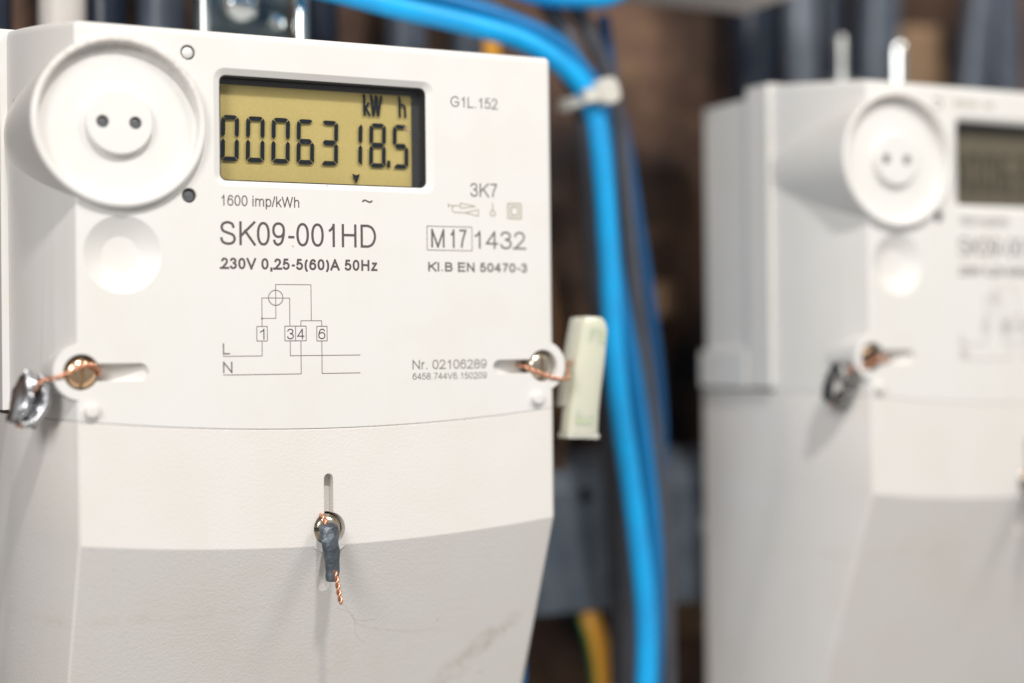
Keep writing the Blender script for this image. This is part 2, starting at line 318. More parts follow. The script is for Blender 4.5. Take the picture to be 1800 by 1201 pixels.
# ------------------------------------------------------------------ lettering: a plain grotesque drawn as strokes of even weight
# (advance, ink left, ink right in 1/1000 of the type size; strokes in fractions of the ink box; 'C' curved, 'P' straight)
def ell(cx, cy, rx, ry, n=26): return ('O', [(cx+rx*math.copysign(abs(math.cos(2*PI*k/n))**0.9, math.cos(2*PI*k/n)), cy+ry*math.copysign(abs(math.sin(2*PI*k/n))**0.9, math.sin(2*PI*k/n))) for k in range(n)])
X = 0.725
six = [('C', [(.95, .77), (.83, .93), (.55, 1), (.22, .88), (.05, .6), (0, .32)]), ell(.5, .315, .5, .315)]
FONT = {
 '0': (556, 40, 510, [ell(.5, .5, .5, .5)]),
 '1': (556, 110, 372, [('P', [(1, 0), (1, 1)]), ('C', [(1, .97), (.6, .82), (0, .70)])]),
 '2': (556, 35, 507, [('C', [(.05, .70), (.16, .92), (.5, 1), (.85, .92), (.96, .73), (.86, .54), (.5, .28), (.10, .02)]), ('P', [(.0, 0), (1, 0)])]),
 '3': (556, 40, 510, [('C', [(.03, .76), (.18, .94), (.5, 1), (.82, .93), (.92, .76), (.8, .6), (.4, .535)]), ('C', [(.5, .535), (.84, .46), (1, .27), (.85, .07), (.5, 0), (.14, .07), (0, .26)])]),
 '4': (556, 14, 510, [('P', [(.76, 0), (.76, 1)]), ('p', [(.73, .97), (.02, .27), (1, .27)])]),
 '5': (556, 37, 512, [('p', [(.93, 1), (.22, 1), (.10, .50)]), ('C', [(.10, .50), (.28, .61), (.52, .64), (.86, .55), (1, .33), (.85, .08), (.5, 0), (.14, .07), (0, .25)])]),
 '6': (556, 40, 512, six),
 '7': (556, 49, 511, [('p', [(0, 1), (1, 1)]), ('C', [(1, .98), (.66, .6), (.44, .27), (.36, -.04)])]),
 '8': (556, 42, 512, [ell(.5, .755, .42, .245), ell(.5, .265, .5, .265)]),
 '9': (556, 42, 512, [(t, [(1-a, 1-b) for a, b in p]) for t, p in six]),
 '-': (333, 30, 300, [('p', [(0, .37), (1, .37)])]), '/': (278, 0, 278, [('P', [(0, 0), (1, 1)])]),
 '.': (278, 90, 180, [('q', [(.5, -.04), (.5, .09)])]), ',': (278, 85, 190, [('q', [(.6, .12), (.6, -.08), (-.2, -.32)])]),
 '(': (333, 60, 300, [('C', [(1, 1.03), (.2, .72), (0, .38), (.2, .04), (1, -.28)])]), ')': (333, 30, 270, [('C', [(0, 1.03), (.8, .72), (1, .38), (.8, .04), (0, -.28)])]),
 '~': (584, 42, 541, [('C', [(0, .30), (.13, .46), (.3, .48), (.5, .40), (.7, .32), (.87, .34), (1, .50)])]),
 'S': (667, 44, 615, [('C', [(.93, .74), (.83, .92), (.5, 1), (.16, .93), (.05, .76), (.16, .60), (.5, .51), (.86, .42), (1, .25), (.87, .06), (.5, 0), (.13, .08), (0, .29)])]),
 'K': (667, 73, 668, [('P', [(0, 0), (0, 1)]), ('P', [(.95, 1), (.03, .38)]), ('P', [(.34, .60), (.98, 0)])]),
 'H': (722, 80, 642, [('P', [(0, 0), (0, 1)]), ('P', [(1, 0), (1, 1)]), ('p', [(0, .53), (1, .53)])]),
 'D': (722, 77, 675, [('P', [(0, 0), (0, 1)]), ('C', [(0, 1), (.25, 1), (.5, .995), (.78, .90), (.95, .70), (1, .5), (.95, .3), (.78, .10), (.5, .005), (.25, 0), (0, 0)])]),
 'M': (833, 74, 760, [('P', [(0, 0), (0, 1)]), ('P', [(0, 1), (.5, .0)]), ('P', [(.5, .0), (1, 1)]), ('P', [(1, 1), (1, 0)])]),
 'G': (778, 45, 720, [('C', [(.96, .72), (.84, .92), (.53, 1), (.16, .86), (0, .5), (.16, .13), (.55, 0), (.83, .08), (1, .22)]), ('p', [(1, .19), (1, .45), (.56, .45)])]),
 'L': (556, 73, 520, [('P', [(0, 1), (0, -.05)]), ('p', [(0, 0), (1, 0)])]),
 'N': (722, 76, 640, [('P', [(0, 0), (0, 1)]), ('P', [(0, 1), (1, 0)]), ('P', [(1, 0), (1, 1)])]),
 'V': (667, 5, 662, [('P', [(.03, 1), (.5, 0)]), ('P', [(.97, 1), (.5, 0)])]),
 'W': (944, 9, 935, [('P', [(.02, 1), (.25, 0)]), ('P', [(.25, 0), (.5, 1)]), ('P', [(.5, 1), (.75, 0)]), ('P', [(.75, 0), (.98, 1)])]),
 'A': (667, 0, 668, [('P', [(.03, 0), (.5, 1)]), ('P', [(.97, 0), (.5, 1)]), ('p', [(.2, .31), (.8, .31)])]),
 'B': (667, 73, 625, [('P', [(0, 0), (0, 1)]), ('C', [(0, 1), (.5, 1), (.8, .95), (.93, .77), (.8, .59), (.5, .54), (0, .54)]), ('C', [(0, .54), (.55, .54), (.87, .47), (1, .27), (.87, .06), (.55, 0), (0, 0)])]),
 'E': (667, 79, 620, [('P', [(0, -.05), (0, 1.05)]), ('p', [(0, 1), (.97, 1)]), ('p', [(0, .53), (.92, .53)]), ('p', [(0, 0), (1, 0)])]),
 'I': (278, 93, 185, [('P', [(.5, 0), (.5, 1)])]), 'i': (222, 66, 154, [('P', [(.5, 0), (.5, X)]), ('q', [(.5, .92), (.5, 1.04)])]),
 'm': (833, 66, 769, [('P', [(0, 0), (0, X)]), ('C', [(0, .48), (.1, .66), (.27, X), (.43, .67), (.5, .50), (.5, .3), (.5, -.04)]), ('C', [(.5, .48), (.6, .66), (.77, X), (.93, .67), (1, .50), (1, .3), (1, -.04)])]),
 'p': (556, 66, 515, [('P', [(0, -.25), (0, X)]), ell(.5, X/2, .5, X/2)]),
 'k': (500, 67, 500, [('P', [(0, 0), (0, 1)]), ('P', [(.9, X), (.03, .24)]), ('P', [(.36, .44), (.98, 0)])]),
 'h': (556, 66, 489, [('P', [(0, 0), (0, 1)]), ('C', [(0, .46), (.2, .66), (.55, X), (.88, .66), (1, .48), (1, .3), (1, -.04)])]),
 'r': (333, 65, 340, [('P', [(0, 0), (0, X)]), ('C', [(0, .42), (.22, .63), (.6, X), (1, .69)])]),
 'z': (500, 20, 476, [('p', [(.05, X), (.95, X)]), ('p', [(.93, X), (.05, 0)]), ('p', [(.02, 0), (1, 0)])]),
 ' ': (278, 0, 0, []),
}
def ribbon(P, w, closed=False):
    n = len(P); P = [Vector(p) for p in P]; A, B = [], []
    for i in range(n):
        a = P[i-1] if (i or closed) else P[i]; b = P[(i+1) % n] if (i < n-1 or closed) else P[i]
        d1 = (P[i]-a); d2 = (b-P[i])
        d1 = d1.normalized() if d1.length > 1e-9 else d2.normalized(); d2 = d2.normalized() if d2.length > 1e-9 else d1
        t = (d1+d2).normalized(); m = Vector((-t.y, t.x)); k = max(0.5, m.dot(Vector((-d1.y, d1.x))))
        A.append(P[i]+m*(w/2/k)); B.append(P[i]-m*(w/2/k))
    V = A+B; F = [(i, (i+1) % n, n+(i+1) % n, n+i) for i in range(n if closed else n-1)]
    return V, F
def lettering(s, x0, x1, z, h, y, weight):
    # the line is set so that its ink runs from x0 to x1; weight is the stroke as a fraction of the capital height
    pen = 0; lay = []
    for ch in s:
        adv, a, b, st = FONT[ch]; lay.append((pen+a, pen+b, st)); pen += adv
    ink = [q for q in lay if q[2]]; m0, m1 = ink[0][0], ink[-1][1]; sx = (x1-x0)/(m1-m0); w = weight*h
    V, F = [], []; q = 0
    for a, b, st in lay:
        xa, xb = x0+(a-m0)*sx+w/2, x0+(b-m0)*sx-w/2
        if xb < xa: xa = xb = (xa+xb)/2
        for k, p in st:
            lo, hi = z+w/2, z+h-w/2
            P = [Vector((xa+(xb-xa)*u, lo+(hi-lo)*v)) for u, v in p]
            if k == 'C': P = [Vector((t.x, t.y)) for t in catmull([(t.x, t.y, 0) for t in P], 4)]
            if k in 'P':
                for i, j in ((0, 1), (-1, -2)):
                    d = P[i]-P[j]; e = w/2*d.length/max(abs(d.y), 1e-6); P[i] = P[i]+d.normalized()*min(e, w)
            if k == 'p':
                P[-1] = P[-1]+(P[-1]-P[-2]).normalized()*w*0.5
            v, f = ribbon(P, w*1.12 if k == 'q' else w, k == 'O'); i = len(V)
            V += [(t.x, y-0.0012*q, t.y) for t in v]; F += [tuple(e+i for e in g) for g in f]; q = (q+1) % 6
    return V, F

# ------------------------------------------------------------------ the meter (its own x to the right of its middle, y into the wall, z up; mm)
def zdiv(x): return -16.05+3.1*(x/56.0)**2          # joint between cover and terminal cover
def zcr(x): return -42.15+3.3*(x/56.0)**2           # crease where the terminal cover turns back
SL = 0.414
half = [(54.6, 0.0), (55.1, 0.3), (56.1, 2.4), (58.3, 7.6), (60.5, 14.2), (62.3, 21.4), (63.7, 29.5)]
prof = [(-x, y) for x, y in reversed(half)]
right = [(55.9, 0.0), (56.5, 0.3), (57.7, 2.1), (59.3, 7.6), (61.2, 14.2), (62.8, 21.4), (63.9, 29.5)]
prof += [(-54.6+110.5*k/28, 0.0) for k in range(1, 28)] + right
def inset(i, d):
    a = Vector((*prof[max(i-1, 0)], 0)); b = Vector((*prof[min(i+1, len(prof)-1)], 0)); t = (b-a).normalized()
    return prof[i][0]-t.y*d, prof[i][1]+t.x*d

def make_meter(label):
    root = thing('electricity_meter', label, 'electricity meter', (126.1, 0, 0), 'electricity meters on the frame')
    # --- upper cover
    rings = []
    for i, (x, y) in enumerate(prof):
        zd = zdiv(x); R = [(x, y, zd)]
        for z, d in ((68.9, 0), (69.5, 0), (70.1, 0.2), (70.5, 0.8)):
            a, b = inset(i, d); R.append((a, b, z+2.5*b/30))
        a, b = inset(i, 0.8)
        R += [(a, 31.0, 70.5+2.5*31/30), (x, 31.0, zd)]
        rings.append(R)
    V, F = loft(rings)
    cover = mesh('front_cover', V, F, M['cover'], root)
    tmp = lambda vf: mesh('cutter', vf[0], vf[1], None, root)
    ubs = [tmp(cyl(s*54.15, -2.85, 5.9, 0.05, 26)) for s in (-1, 1)]
    boolean(cover, ubs, 'UNION')
    cut = [tmp(cyl(s*54.15, -2.85, 3.75, -2, 7)) for s in (-1, 1)]
    for s, hw in ((-1, 1.85), (1, 1.6)):
        cap = capsule(s*54.0, -2.95, s*(42.0 if s < 0 else 42.6), -2.95, hw)
        cut.append(tmp(prism(cap, -2, lambda x, z: 0.9+max(0, abs(x)-40)*0.33)))
    # display window: bevelled surround, then a deep opening
    A = rrect(-25.5, 26.5, 37.15, 62.75, 2.6); B = rrect(-24.0, 24.75, 38.35, 61.35, 1.5)
    V, F = loft([[(x, -0.4, z) for x, z in A], [(x, 0.0, z) for x, z in A], [(x, 0.85, z) for x, z in B], [(x, 6.4, z) for x, z in B]])
    cut.append(tmp((V, F)))
    # dished push area, two light openings
    cut.append(tmp(lathe([(8.3, -0.5), (8.3, 0.0), (8.0, 0.15), (4.1, 2.5), (3.7, 2.6)], -45.4, 21.9, 72)))
    cut.append(tmp(lathe([(17.9, -1), (17.9, 6)], -46.0, 49.7, 96, 1.015)))
    cut += [tmp(cyl(-31.05, z, 1.6, -1, 1.6, 32)) for z in (65.5, 34.77)]
    boolean(cover, cut)
    # --- flange, base, ledge behind it
    mesh('cover_flange', *box(-65.2, 65.2, 30.6, 41, -11.2, 73.5), M['cover'], root)
    mesh('base_case', *box(-64.2, 64.2, 41, 64, -11.2, 70.9), M['base'], root)
    mesh('case_ledge', *box(-65.4, 65.4, 42.5, 66.0, -11.4, -0.6), M['base'], root)
    # --- terminal cover
    rings = []
    for i, (x, y) in enumerate(prof):
        zt, zc = zdiv(x)-0.10, zcr(x)
        rings.append([(x, y+0.10, zt), (x, y, zt-0.12), (x, y, zc), (x, y+SL*(zc+125), -125), (x, 67, -125), (x, 67, zt)])
    V, F = loft(rings)
    term = mesh('terminal_cover', V, F, M['terminal'], root)
    boolean(term, [tmp(cyl(0.05, -38.45, 5.4, 0.05, 16))], 'UNION')
    cut = [tmp(cyl(0.05, -38.45, 3.65, -2, 7)),
           tmp(prism(capsule(-0.1, -38, -0.1, -27.25, 1.05), -2, 2.6)),
           tmp(prism(capsule(-0.1, -40, -0.15, -51.3, 1.45), -2, 4.45))]
    boolean(term, cut)
    # --- optical port: dished boss with a raised centre and two lenses
    px, pz = -46.0, 49.7
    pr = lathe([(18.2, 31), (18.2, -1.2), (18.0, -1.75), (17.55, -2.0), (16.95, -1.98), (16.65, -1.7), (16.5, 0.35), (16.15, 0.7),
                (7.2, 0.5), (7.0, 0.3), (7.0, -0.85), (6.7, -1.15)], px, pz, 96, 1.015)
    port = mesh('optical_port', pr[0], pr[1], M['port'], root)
    boolean(port, [tmp(cyl(x, 49.55, 1.33, -3, 0.4, 32)) for x in (-49.6, -42.7)])
    for x in (-49.6, -42.7):
        V, F = lathe([(1.28, 0.3), (1.28, -0.2), (1.0, -0.48), (0.5, -0.6), (0, -0.63)], x, 49.55, 24)
        mesh('port_lens', V, F, M['lens_dark'], port, 40)
    for z, mt in ((65.5, 'lens_clear'), (34.77, 'lens_dark')):
        o = mesh('status_light', *cyl(-31.05, z, 1.57, 1.0, 1.55, 32), M['frame'], root, 30)
        V, F = lathe([(1.2, 1.0), (1.2, 0.35), (0.9, 0.1), (0.4, 0.0), (0, 0.0)] if mt == 'lens_clear' else [(1.25, 1.0), (1.2, 0.8), (0.8, 0.65), (0, 0.6)], -31.05, z, 24)
        mesh('lens', V, F, M[mt], o, 40)
    # --- display
    disp = mesh('display', *box(-24.5, 25.2, 4.5, 5.2, 38.0, 61.8), M['panel'], root)
    Bo, Bi = rrect(-23.95, 24.70, 38.40, 61.30, 1.45), rrect(-23.75, 24.50, 38.60, 61.10, 1.3)
    Vf, Ff = loft([[(x, y, z) for x, z in p] for p, y in ((Bo, 1.0), (Bo, 4.2), (Bi, 4.2), (Bi, 1.0))], True, False)
    n = len(Bo); Ff += [(3*n+j, 3*n+(j+1) % n, (j+1) % n, j) for j in range(n)]
    mesh('display_frame', Vf, Ff, M['frame'], disp, 35)
    # inner bezel step that shadows the edge of the panel
    Ci = rrect(-23.6, 22.6, 38.75, 59.95, 0.5)
    Vf, Ff = loft([[(x, y, z) for x, z in p] for p, y in ((Bi, 2.6), (Bi, 4.25), (Ci, 4.25), (Ci, 4.1))], True, False)
    mesh('display_bezel', Vf, Ff, M['bezel'], disp, 35)
    pane = mesh('display_pane', [(x, 0.95, z) for x, z in rrect(-23.9, 24.65, 38.45, 61.25, 1.4)], [tuple(range(36))], M['pane'], disp)
    if pane.data.polygons[0].normal.y > 0: pane.data.flip_normals()
    rg = random.Random(3); P = []
    for k in range(16):
        a = rg.random(); x = 19.3+1.7*a+rg.uniform(-.4, .4); z = 52.3-1.8*a+rg.uniform(-.4, .4); r = rg.uniform(.10, .24)
        P.append(([(x-r, 0.93, z-r*.6), (x+r*rg.uniform(.5, 1.4), 0.93, z-r*.5), (x+r*.4, 0.93, z+r), (x-r*.7, 0.93, z+r*.7), (x, 0.93-r, z)], [(0, 1, 4), (1, 2, 4), (2, 3, 4), (3, 0, 4)]))
    mesh('dirt_clump', *merge(*P), M['dirt'], disp)
    Y = 4.0; KP = 349.0/351.0
    def pj(P): return [((x+126.1)*KP-126.1, z*KP) for x, z in P]
    def digit(ch, x0, x1, z0, z1):
        w, h = x1-x0, z1-z0; t = 0.92; g = 0.10; sk = 0.012*h
        zm = z0+h/2+0.05
        S = {'a': [(x0+.35+g, z1-.28), (x0+1.0, z1), (x1-1.0, z1), (x1-.35-g, z1-.28), (x1-t-g*.6, z1-t), (x0+t+g*.6, z1-t)],
             'd': [(x0+.2+g, z0+.1), (x0+.55, z0), (x1-.55, z0), (x1-.2-g, z0+.1), (x1-t-g*.6, z0+t), (x0+t+g*.6, z0+t)],
             'g': [(x0+.45+g, zm), (x0+t+g*.3, zm+.5*t+.1), (x1-t-g*.3, zm+.5*t+.1), (x1-.45-g, zm), (x1-t-g*.3, zm-.5*t-.1), (x0+t+g*.3, zm-.5*t-.1)]}
        def side(l):
            s = (lambda x: x) if l else (lambda x: x0+x1-x)
            S['f' if l else 'b'] = [(s(x0+.27-g*.3), z1-.38), (s(x0+t), z1-t-g*1.6), (s(x0+t), zm+.75), (s(x0+.45), zm+.18), (s(x0), zm+.7), (s(x0), z1-1.0)]
            S['e' if l else 'c'] = [(s(x0+.1), z0+.3), (s(x0+t), z0+t+g*1.6), (s(x0+t), zm-.75), (s(x0+.45), zm-.18), (s(x0), zm-.7), (s(x0), z0+.6)]
        side(True); side(False)
        on = {'0': 'abcdef', '6': 'acdefg', '3': 'abcdg', '1': 'bc', '8': 'abcdefg', '5': 'acdfg'}[ch]
        P = [prism(pj([(x-0.02*(z1-z), z) for x, z in S[k]]), Y-0.05, Y) for k in on]
        return mesh('digit', *merge(*P), M['segment'], disp)
    zt, zb = 53.45, 43.35
    for ch, x0, x1 in (('0', -22.05, -18.0), ('0', -16.35, -12.1), ('0', -10.45, -6.2), ('6', -4.55, -0.42), ('3', 1.1, 5.3), ('1', 7.0, 11.2), ('8', 12.95, 17.0), ('5', 18.75, 22.65)):
        digit(ch, x0, x1, zb, zt)
    mesh('decimal_point', *prism(pj([(17.15, 43.4), (17.95, 43.4), (18.0, 45.0), (17.2, 45.0)]), Y-0.05, Y), M['segment'], disp)
    mesh('marker_arrow', *prism(pj([(9.5, 39.3), (10.45, 41.6), (9.5, 41.3), (8.5, 41.65)]), Y-0.05, Y), M['segment'], disp)
    def strokes(name, segs, y, w, mt, par):
        P = []
        for a, b in segs:
            a, b = Vector(a), Vector(b); d = (b-a).normalized(); p = Vector((-d.y, d.x))*w/2
            P.append(([(q.x, y, q.y) for q in (a-p, b-p, b+p, a+p)], [(0, 1, 2, 3)]))
        # each stroke a hair nearer than the last, so that crossings never share a plane
        V, F = [], []
        for k, (v, f) in enumerate(P):
            i = len(V); V += [(a, b-0.0012*k, c) for a, b, c in v]; F += [tuple(q+i for q in g) for g in f]
        return mesh(name, V, F, mt, par)
    strokes('unit_text', [tuple(pj(q)) for q in [((11.75, 55.05), (11.6, 60.0)), ((11.75, 56.6), (12.85, 58.1)), ((12.0, 57.0), (13.05, 55.05)),
                          ((13.3, 60.0), (13.95, 55.05)), ((13.95, 55.05), (14.6, 59.9)), ((14.6, 59.9), (15.1, 55.05)), ((15.1, 55.05), (15.85, 59.9))]], Y-0.03, 0.58, M['segment'], disp)
    strokes('unit_text', [tuple(pj(q)) for q in [((20.5, 55.1), (20.35, 60.0)), ((20.4, 57.9), (21.2, 58.2)), ((21.2, 58.2), (21.75, 57.6)), ((21.75, 57.9), (21.85, 55.1))]], Y-0.03, 0.55, M['segment'], disp)
    # --- print on the face
    YP = -0.04
    def text(s, x0, x1, z, h, mt, weight=0.105, name='printed_text'):
        V, F = lettering(s, x0, x1, z, h, YP, weight)
        return mesh(name, V, F, M[mt], root)
    text('G1L.152', 30.7, 42.75, 57.4, 2.5, 'print_grey')
    text('1600 imp/kWh', -24.05, -6.3, 32.85, 2.35, 'print_dark')
    text('~', 8.45, 11.2, 33.75, 2.6, 'print_dark', 0.14)
    text('3K7', 35.5, 42.45, 36.72, 3.2, 'print_grey')
    text('SK09-001HD', -24.4, 11.85, 24.33, 5.2, 'print_dark')
    text('230V 0,25-5(60)A 50Hz', -24.25, 12.1, 19.1, 2.48, 'print_dark', 0.185)
    text('M', 25.45, 28.8, 24.7, 4.3, 'print_grey'); text('17', 30.2, 34.4, 24.7, 4.3, 'print_grey')
    text('1432', 36.3, 49.7, 24.65, 4.15, 'print_grey')
    text('KI.B EN 50470-3', 24.65, 50.1, 19.2, 2.15, 'print_grey', 0.185)
    text('Nr. 02106289', 20.5, 39.2, -3.25, 2.12, 'print_grey')
    text('6458.744V6.150209', 20.45, 39.2, -5.62, 1.5, 'print_grey')
    text('L', -23.95, -22.35, 0.62, 2.4, 'print_dark'); text('N', -23.95, -21.9, -3.44, 2.45, 'print_dark')
    def rect(x0, x1, z0, z1): return [((x0, z0), (x1, z0)), ((x1, z0), (x1, z1)), ((x1, z1), (x0, z1)), ((x0, z1), (x0, z0))]
    def circ(cx, cz, r, n=28): return [((cx+r*math.cos(2*PI*k/n), cz+r*math.sin(2*PI*k/n)), (cx+r*math.cos(2*PI*(k+1.12)/n), cz+r*math.sin(2*PI*(k+1.12)/n))) for k in range(n)]
    strokes('print_box', rect(24.42, 35.8, 24.1, 29.6), YP, 0.16, M['print_line'], root)
    D = [((-11.95, 15.85), (-3.77, 15.85)), ((-3.77, 15.9), (-3.77, 7.88)), ((-11.95, 15.9), (-11.95, 8.4)), ((-15.12, 8.4), (-11.9, 8.4)),
         ((-15.12, 12.87), (-8.75, 12.87)), ((-15.12, 12.92), (-15.12, 6.7)), ((-8.75, 12.92), (-8.76, 6.7)), ((-6.2, 7.88), (-1.32, 7.88)),
         ((-6.2, 7.92), (-6.2, 6.7)), ((-1.34, 7.92), (-1.34, 6.66)), ((-15.16, 3.46), (-15.16, 0.14)), ((-23.97, 0.19), (-15.12, 0.19)),
         ((-8.71, 3.44), (-8.71, 0.12)), ((-8.75, 0.17), (7.76, 0.17)), ((-6.24, 3.43), (-6.24, -3.9)), ((-23.98, -3.86), (-6.2, -3.86)),
         ((-1.36, 3.4), (-1.36, -3.88)), ((-1.4, -3.84), (7.74, -3.84)), ((-7.46, 6.7), (-7.46, 3.46))]
    D += rect(-16.33, -13.94, 3.46, 6.65)+rect(-9.94, -5.0, 3.46, 6.7)+rect(-2.52, -0.1, 3.4, 6.66)+circ(-11.95, 12.94, 1.66)+circ(-15.12, 8.42, 0.14, 10)
    strokes('circuit_diagram', D, YP, 0.145, M['print_line'], root)
    for s, x0, x1 in (('1', -15.75, -14.6), ('3', -9.45, -7.85), ('4', -7.12, -5.42), ('6', -2.15, -0.5)):
        text(s, x0, x1, 3.78, 2.35, 'print_dark')
    strokes('printed_symbol', [((29.9, 35.0), (29.9, 34.0)), ((29.9, 34.5), (32.95, 34.5)), ((32.95, 35.15), (32.95, 33.9)), ((32.95, 35.12), (36.75, 34.5)), ((32.95, 33.93), (36.75, 34.5)),
        ((31.3, 34.45), (30.85, 34.1)), ((30.85, 34.15), (30.8, 33.55)), ((30.8, 33.6), (31.1, 33.05)), ((31.05, 33.08), (31.6, 32.9)), ((31.5, 32.93), (34.1, 32.93)), ((34.1, 32.93), (37.52, 33.72)), ((34.1, 32.93), (37.52, 32.22)), ((37.52, 33.75), (37.52, 32.2))], YP, 0.2, M['print_light'], root)
    strokes('printed_symbol', [((41.25, 35.45), (41.25, 33.6))]+circ(41.25, 33.0, 0.62, 18), YP, 0.25, M['print_light'], root)
    strokes('printed_symbol', rect(45.25, 48.65, 31.95, 35.4)+rect(46.0, 47.9, 32.7, 34.65), YP, 0.34, M['print_light'], root)
    # --- screws and studs
    def screw(x, z, y, mt, ang, r=3.2):
        V, F = lathe([(r, y+3), (r, y+0.5), (r*0.97, y+0.25), (r*0.8, y-0.25), (r*0.5, y-0.6), (r*0.2, y-0.72), (0, y-0.73)], 0, 0, 48)
        o = mesh('screw', V, F, M[mt], root)
        b = box(-0.42, 0.42, y-3, y+0.75, -6, 6); c, s = math.cos(ang), math.sin(ang)
        boolean(o, [mesh('cutter', [(p[0]*c-p[2]*s, p[1], p[0]*s+p[2]*c) for p in b[0]], b[1], None, root)], 'DIFFERENCE', 35)
        o.location = Vector((x, 0, z))*MM
    screw(-54.05, -2.95, 1.1, 'brass', -0.06)
    screw(54.0, -2.85, 1.1, 'nickel', 0.0)
    screw(0.05, -38.45, 1.3, 'nickel', PI/2+0.05)
    for x, z in ((-52.3, -10.95), (52.3, -10.5)):
        V, F = lathe([(1.5, 0.4), (1.5, -1.1), (1.35, -1.35), (1.0, -1.45), (0, -1.45)], x, z, 28)
        mesh('locating_stud', V, F, M['cover'], root, 40)
    # lint caught on the terminal cover
    def onface(x, z): return (x, SL*max(0, zcr(x)-z)-0.06, z)
    for pts in ([(4, -57), (7, -58.5), (9, -61), (12, -62.5), (17, -63.5), (24, -64.6), (31, -64.2)], [(3, -53.5), (6, -57), (8.5, -60), (9.5, -64), (12, -66.5)], [(8, -60), (11, -60.8), (14, -60.5)]):
        mesh('lint_fibre', *sweep(catmull([onface(*p) for p in pts], 6), 0.013, 5), M['lint'], root, 60)
    return root
M['dirt'] = mat('dried_dirt', (0.36, 0.25, 0.21), 0.8)
M['lint'] = mat('lint_thread', (0.52, 0.46, 0.40), 0.8)
meter = make_meter('white electricity meter in sharp focus with its display reading 00063 18.5 kWh')

def copy_tree(o, parent=None):
    c = o.copy(); COL.objects.link(c)
    if parent: c.parent = parent
    for ch in list(o.children): copy_tree(ch, c)
    return c
meter2 = copy_tree(meter)
meter2.location = Vector((126.1+206.6, 0, 1.0))*MM
meter2['label'] = 'white electricity meter at right, blurred, cut off by the frame, with a dark blank display'
for d in meter2.children:
    if d.name.startswith('screw') and d.location.x < -0.02:
        d.data = d.data.copy(); d.data.materials[0] = M['brass_shaded']
    if d.name.startswith('display'):
        d.data = d.data.copy(); d.data.materials[0] = M['panel_off']
        for g in d.children:
            if g.name.split('.')[0] in ('digit', 'decimal_point', 'marker_arrow', 'unit_text'):
                g.data = g.data.copy(); g.data.materials[0] = M['segment_faint']

# a line of print above the blurred meter's display, too soft in the photograph to read: even ticks
V, F = merge(*[([(x, -0.04, 65.2), (x+0.75, -0.04, 65.2), (x+0.75, -0.04, 66.9), (x, -0.04, 66.9)], [(0, 1, 2, 3)]) for x in [-25.2+1.25*k for k in range(7)]+[-14.6, -13.4, -12.2]])
mesh('printed_text', V, F, M['print_light'], meter2)

# ------------------------------------------------------------------ seals
def lead_seal(label, loc, wirepts, rot=0.0, mt='lead'):
    root = thing('lead_seal', label, 'seal', loc, 'lead seals on the left screws')
    # two crimped halves of a lead disc, squeezed around the wire
    def half_disc(s):
        rings = []
        for i in range(13):
            a = -1+2*i/12; zc = a*5.6; w = 3.0*math.sqrt(max(0.05, 1-a*a*0.93))+0.25*math.sin(i*2.1)
            R = []
            for k in range(16):
                t = 2*PI*k/16; R.append((s*1.25+1.35*math.cos(t)*(0.8+0.25*math.cos(3*t+i*0.7)), w*math.sin(t)*(1+0.1*math.sin(2*i+k)), zc+0.35*math.sin(k*1.7+i)))
            rings.append(R)
        return loft(rings)
    b = mesh('seal_body', *merge(half_disc(-1), half_disc(1)), M[mt], root, 50)
    b.rotation_euler = (0.18, rot, 0.35); b.scale = (1.42, 1.15, 0.98)
    rim = mesh('seal_rim', *sweep(catmull([(0.1, -1.5, 5.2), (1.9, -2.4, 3.2), (2.6, -2.8, 0), (1.7, -2.4, -3.6), (-0.3, -1.6, -5.4)], 6), 0.75, 10), M[mt], root, 60)
    rim.rotation_euler = (0.1, rot, 0.2)
    mesh('seal_wire', *twisted(wirepts, 0.27, 1.9), M['copper'], root, 60)
    return root
L0 = (62.2, 4.5, -8.4)
lead_seal('crumpled silver lead seal on copper wire at the left screw of the sharp meter', L0,
          [(-1.5, 0.6, -5.6), (-2.6, 0.2, -5.0), (-2.0, -1.5, -3.0), (1.2, -2.6, 3.2), (3.3, -3.2, 4.3), (4.6, -4.6, 4.6), (7.2, -4.7, 5.6), (9.3, -4.7, 6.7), (11.6, -4.6, 7.1), (13.2, -4.0, 6.4), (13.7, -2.6, 5.3), (13.4, 0, 5.0)], 0.30)
m2s = lead_seal('crumpled grey lead seal on copper wire at the blurred meter', (62.2+208.6, 4.5, -9.0),
          [(-1.5, 0.6, -5.6), (-2.6, 0.2, -5.0), (-2.0, -1.5, -3.0), (1.2, -2.6, 3.2), (3.3, -3.2, 4.3), (4.6, -4.6, 4.6), (7.2, -4.7, 5.6), (9.3, -4.7, 6.7), (11.6, -4.6, 7.1), (13.2, -4.0, 6.4), (13.7, -2.6, 5.3), (13.4, 0, 5.0)], 0.30, 'lead_dull')

